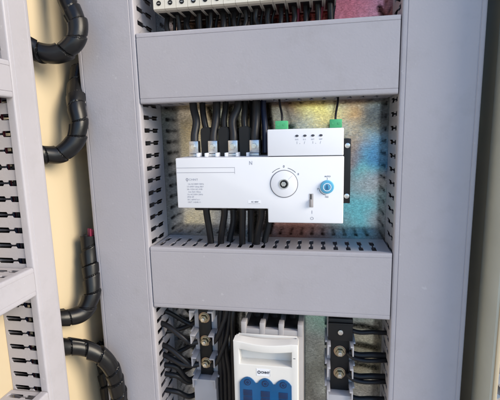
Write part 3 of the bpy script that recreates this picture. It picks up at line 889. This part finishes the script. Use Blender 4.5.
# scalloped blue window over three fuses
wx0, wx1 = -0.1042, -0.0326
lob = (wx1 - wx0) / 3
pts = [(wx0, -0.46)]
for k in range(3):
    cx = wx0 + lob * (k + 0.5)
    for i in range(9):
        s = -1 + 2 * i / 8
        pts.append((cx + s * lob * 0.46, -0.3275 + 0.0085 * math.cos(s * math.pi / 2) ** 0.8))
pts.append((wx1, -0.46))
bm = prism(bmesh.new(), pts, lambda p, q_: Vector((p, -0.1036, q_)), lambda p, q_: Vector((p, -0.1056, q_)))
win = obj('window', bm, M['window'], fs, True, angle=20)
for k in range(3):
    cx = wx0 + lob * (k + 0.5)
    bm = bmesh.new()
    disc(bm, (cx, -0.1055, -0.3262), F_, 0.0046, 0.0007, 24, bev=0.0002)
    fz = obj('sight_glass', bm, M['fuse'], win, True)
    bm = bmesh.new()
    for z0, z1 in ((-0.3462, -0.3372), (-0.3560, -0.3470), (-0.46, -0.3570)):
        box(bm, cx - 0.0060, cx + 0.0060, -0.1053, -0.1061, z0, z1, bev=0.0003)
    obj('fuse_cartridge', bm, M['fuse'], win, True)
    bm = bmesh.new(); ring(bm, (cx, -0.1060, -0.3262), F_, 0.0022, 0.0030, 0.0003, 24)
    obj('sight_ring', bm, M['window'], fz, True)
bm = B(-0.0800, -0.0615, -0.1039, -0.1043, -0.3165, -0.3060, bev=0.0001)
lb = obj('label_plate', bm, M['white'], fs)
bm = bmesh.new()
ring(bm, (-0.0767, -0.1043, -0.3112), F_, 0.0016, 0.0024, 0.0001, 24)
box(bm, -0.0771, -0.0763, -0.1043, -0.1044, -0.3130, -0.3094)
text(bm, 'CHNT', -0.0684, -0.3112, -0.1044, 0.0042, bold=0.00022, sx=1.0)
box(bm, -0.0620, -0.0617, -0.1043, -0.1044, -0.3162, -0.3064)
obj('logo_print', bm, M['print'], lb)
for k in range(3):
    x = xs0 + 0.0070 + (pw - 0.0070) / 2 + k * pw
    cable([(x, -0.038, -0.272), (x, -0.039, -0.255), (x + 0.001, -0.040, -0.232)], 0.0062, M['cable'], 'thick black cable rising from the %s terminal slot of the fuse switch from left' % TP[k], 'cables above the fuse switch')
obj('cheek_mark', B(-0.0312, -0.0284, -0.10400, -0.1043, -0.2885, -0.2877), M['print'], fs)

# ------------------------------------------------------------------ spiral-wrapped bundles in the hinge gap
def bundle(pts, label, r=0.0105, pitch=0.023, red=False, seed=0):
    o = root('cable_bundle', label, 'cable bundle', pts[0], 'spiral wrapped cable bundles at the hinge')
    def rf(s, a):
        s2 = s + 0.0035 * math.sin(s * 61 + seed) + 0.0022 * math.sin(s * 143 + 2 * seed)
        tn = s2 / pitch - a / (2 * math.pi) + seed * 0.37
        ph = tn % 1.0
        r_t = r * (1 + 0.055 * math.sin(math.floor(tn) * 2.39 + seed))
        flare = 0.0020 * (1 - ph) ** 0.8
        if ph < 0.04: flare *= ph / 0.04
        gap = 0.0009 if ph > 0.93 else 0
        return r_t + flare - gap
    bm = tube(bmesh.new(), pts, r, n=48, step=0.0008, rfun=rf)
    obj('spiral_wrap', bm, M['wrap'], o, True, angle=28)
    P = [Vector(p) for p in pts]
    for e, d in ((P[0], (P[0] - P[1]).normalized()), (P[-1], (P[-1] - P[-2]).normalized())):
        for k in range(5):
            ang = 2 * math.pi * k / 5
            side = d.orthogonal().normalized() * math.cos(ang) + d.cross(d.orthogonal().normalized()) * math.sin(ang)
            p0 = e - d * 0.004 + side * 0.0055
            mat = M['red'] if (red and e == P[0] and k in (0, 1, 4)) else M['cable']
            bm = tube(bmesh.new(), [p0, p0 + d * 0.006, p0 + d * ((0.013 if mat is M['red'] else 0.008) + 0.002 * math.sin(k * 2.1)) + side * 0.0008], 0.0017, 8)
            obj('wire_end', bm, mat, o, True)
    return o
bundle([(-0.318, -0.095, 0.215), (-0.309, -0.100, 0.172), (-0.294, -0.106, 0.140), (-0.297, -0.112, 0.117), (-0.316, -0.119, 0.104), (-0.336, -0.126, 0.106), (-0.350, -0.138, 0.117), (-0.356, -0.150, 0.124)],
       'black spiral wrapped bundle looping from the top of the picture to the door duct', seed=1)
bundle([(-0.3310, -0.050, 0.098), (-0.3290, -0.064, 0.074), (-0.3180, -0.088, 0.045), (-0.3120, -0.094, 0.020), (-0.3170, -0.102, -0.004), (-0.332, -0.115, -0.019), (-0.348, -0.134, -0.016), (-0.356, -0.150, -0.009)],
       'black spiral wrapped bundle curving left below the topmost loop, above the red wires', seed=2)
bundle([(-0.3290, -0.070, -0.1390), (-0.3280, -0.074, -0.165), (-0.3230, -0.082, -0.195), (-0.3200, -0.090, -0.222), (-0.328, -0.104, -0.242), (-0.343, -0.126, -0.240), (-0.356, -0.150, -0.226)],
       'black spiral wrapped bundle with red wire ends showing at its top', red=True, seed=3)
bundle([(-0.358, -0.150, -0.270), (-0.344, -0.128, -0.281), (-0.326, -0.112, -0.291), (-0.307, -0.102, -0.307), (-0.296, -0.095, -0.330), (-0.292, -0.090, -0.365), (-0.292, -0.086, -0.420)],
       'black spiral wrapped bundle arching down through the bottom of the picture', seed=4)
bundle([(-0.340, -0.040, -0.325), (-0.340, -0.045, -0.350), (-0.336, -0.048, -0.385), (-0.335, -0.048, -0.430)],
       'black spiral wrapped bundle half hidden behind the lowest arching one', seed=5, r=0.0095)

# wires inside the upright door duct, seen through its slots
M['white_wire'] = new_mat('white_wire_sheath', (0.7, 0.7, 0.66), 0.4)
M['green_wire'] = new_mat('green_wire_sheath', (0.05, 0.36, 0.20), 0.4)
for mat, cname, x, y in (('white_wire', 'white', -0.3430, -0.1640), ('green_wire', 'green', -0.3520, -0.1600), ('red', 'red', -0.3640, -0.1640), ('navy', 'navy blue', -0.3600, -0.1720), ('cable', 'black', -0.3500, -0.1700)):
    rr = random.Random(cname)
    pts = [(x + rr.uniform(-.003, .003), y + rr.uniform(-.002, .002), -0.56 + 0.1 * k) for k in range(10)]
    cable(pts, 0.0019, M[mat], '%s wire running inside the upright duct on the open door, glimpsed through its slots' % cname, 'wires inside the door duct', 'control_wire', n=8)
# more wiring behind the left terminal block
for k, (za, zb) in enumerate(((-0.268, -0.300), (-0.300, -0.292), (-0.340, -0.325), (-0.378, -0.362))):
    cable([(-0.250, -0.030, za), (-0.232, -0.026, za - 0.004), (-0.212, -0.016, za * 0.5 + zb * 0.5 - 0.006), (-0.192, -0.014, zb)], 0.0036, M['cable'],
          'black cable close to the back plate behind the left terminal block, %s from the top' % TP[k], 'rear cables of the left duct')

# small cable end in the top right corner of the plate
cable([(0.082, -0.030, 0.172), (0.088, -0.045, 0.166), (0.094, -0.050, 0.158), (0.103, -0.048, 0.155)], 0.0038, M['cable'], 'short black cable entering the right duct in the top corner above the upper duct', None)
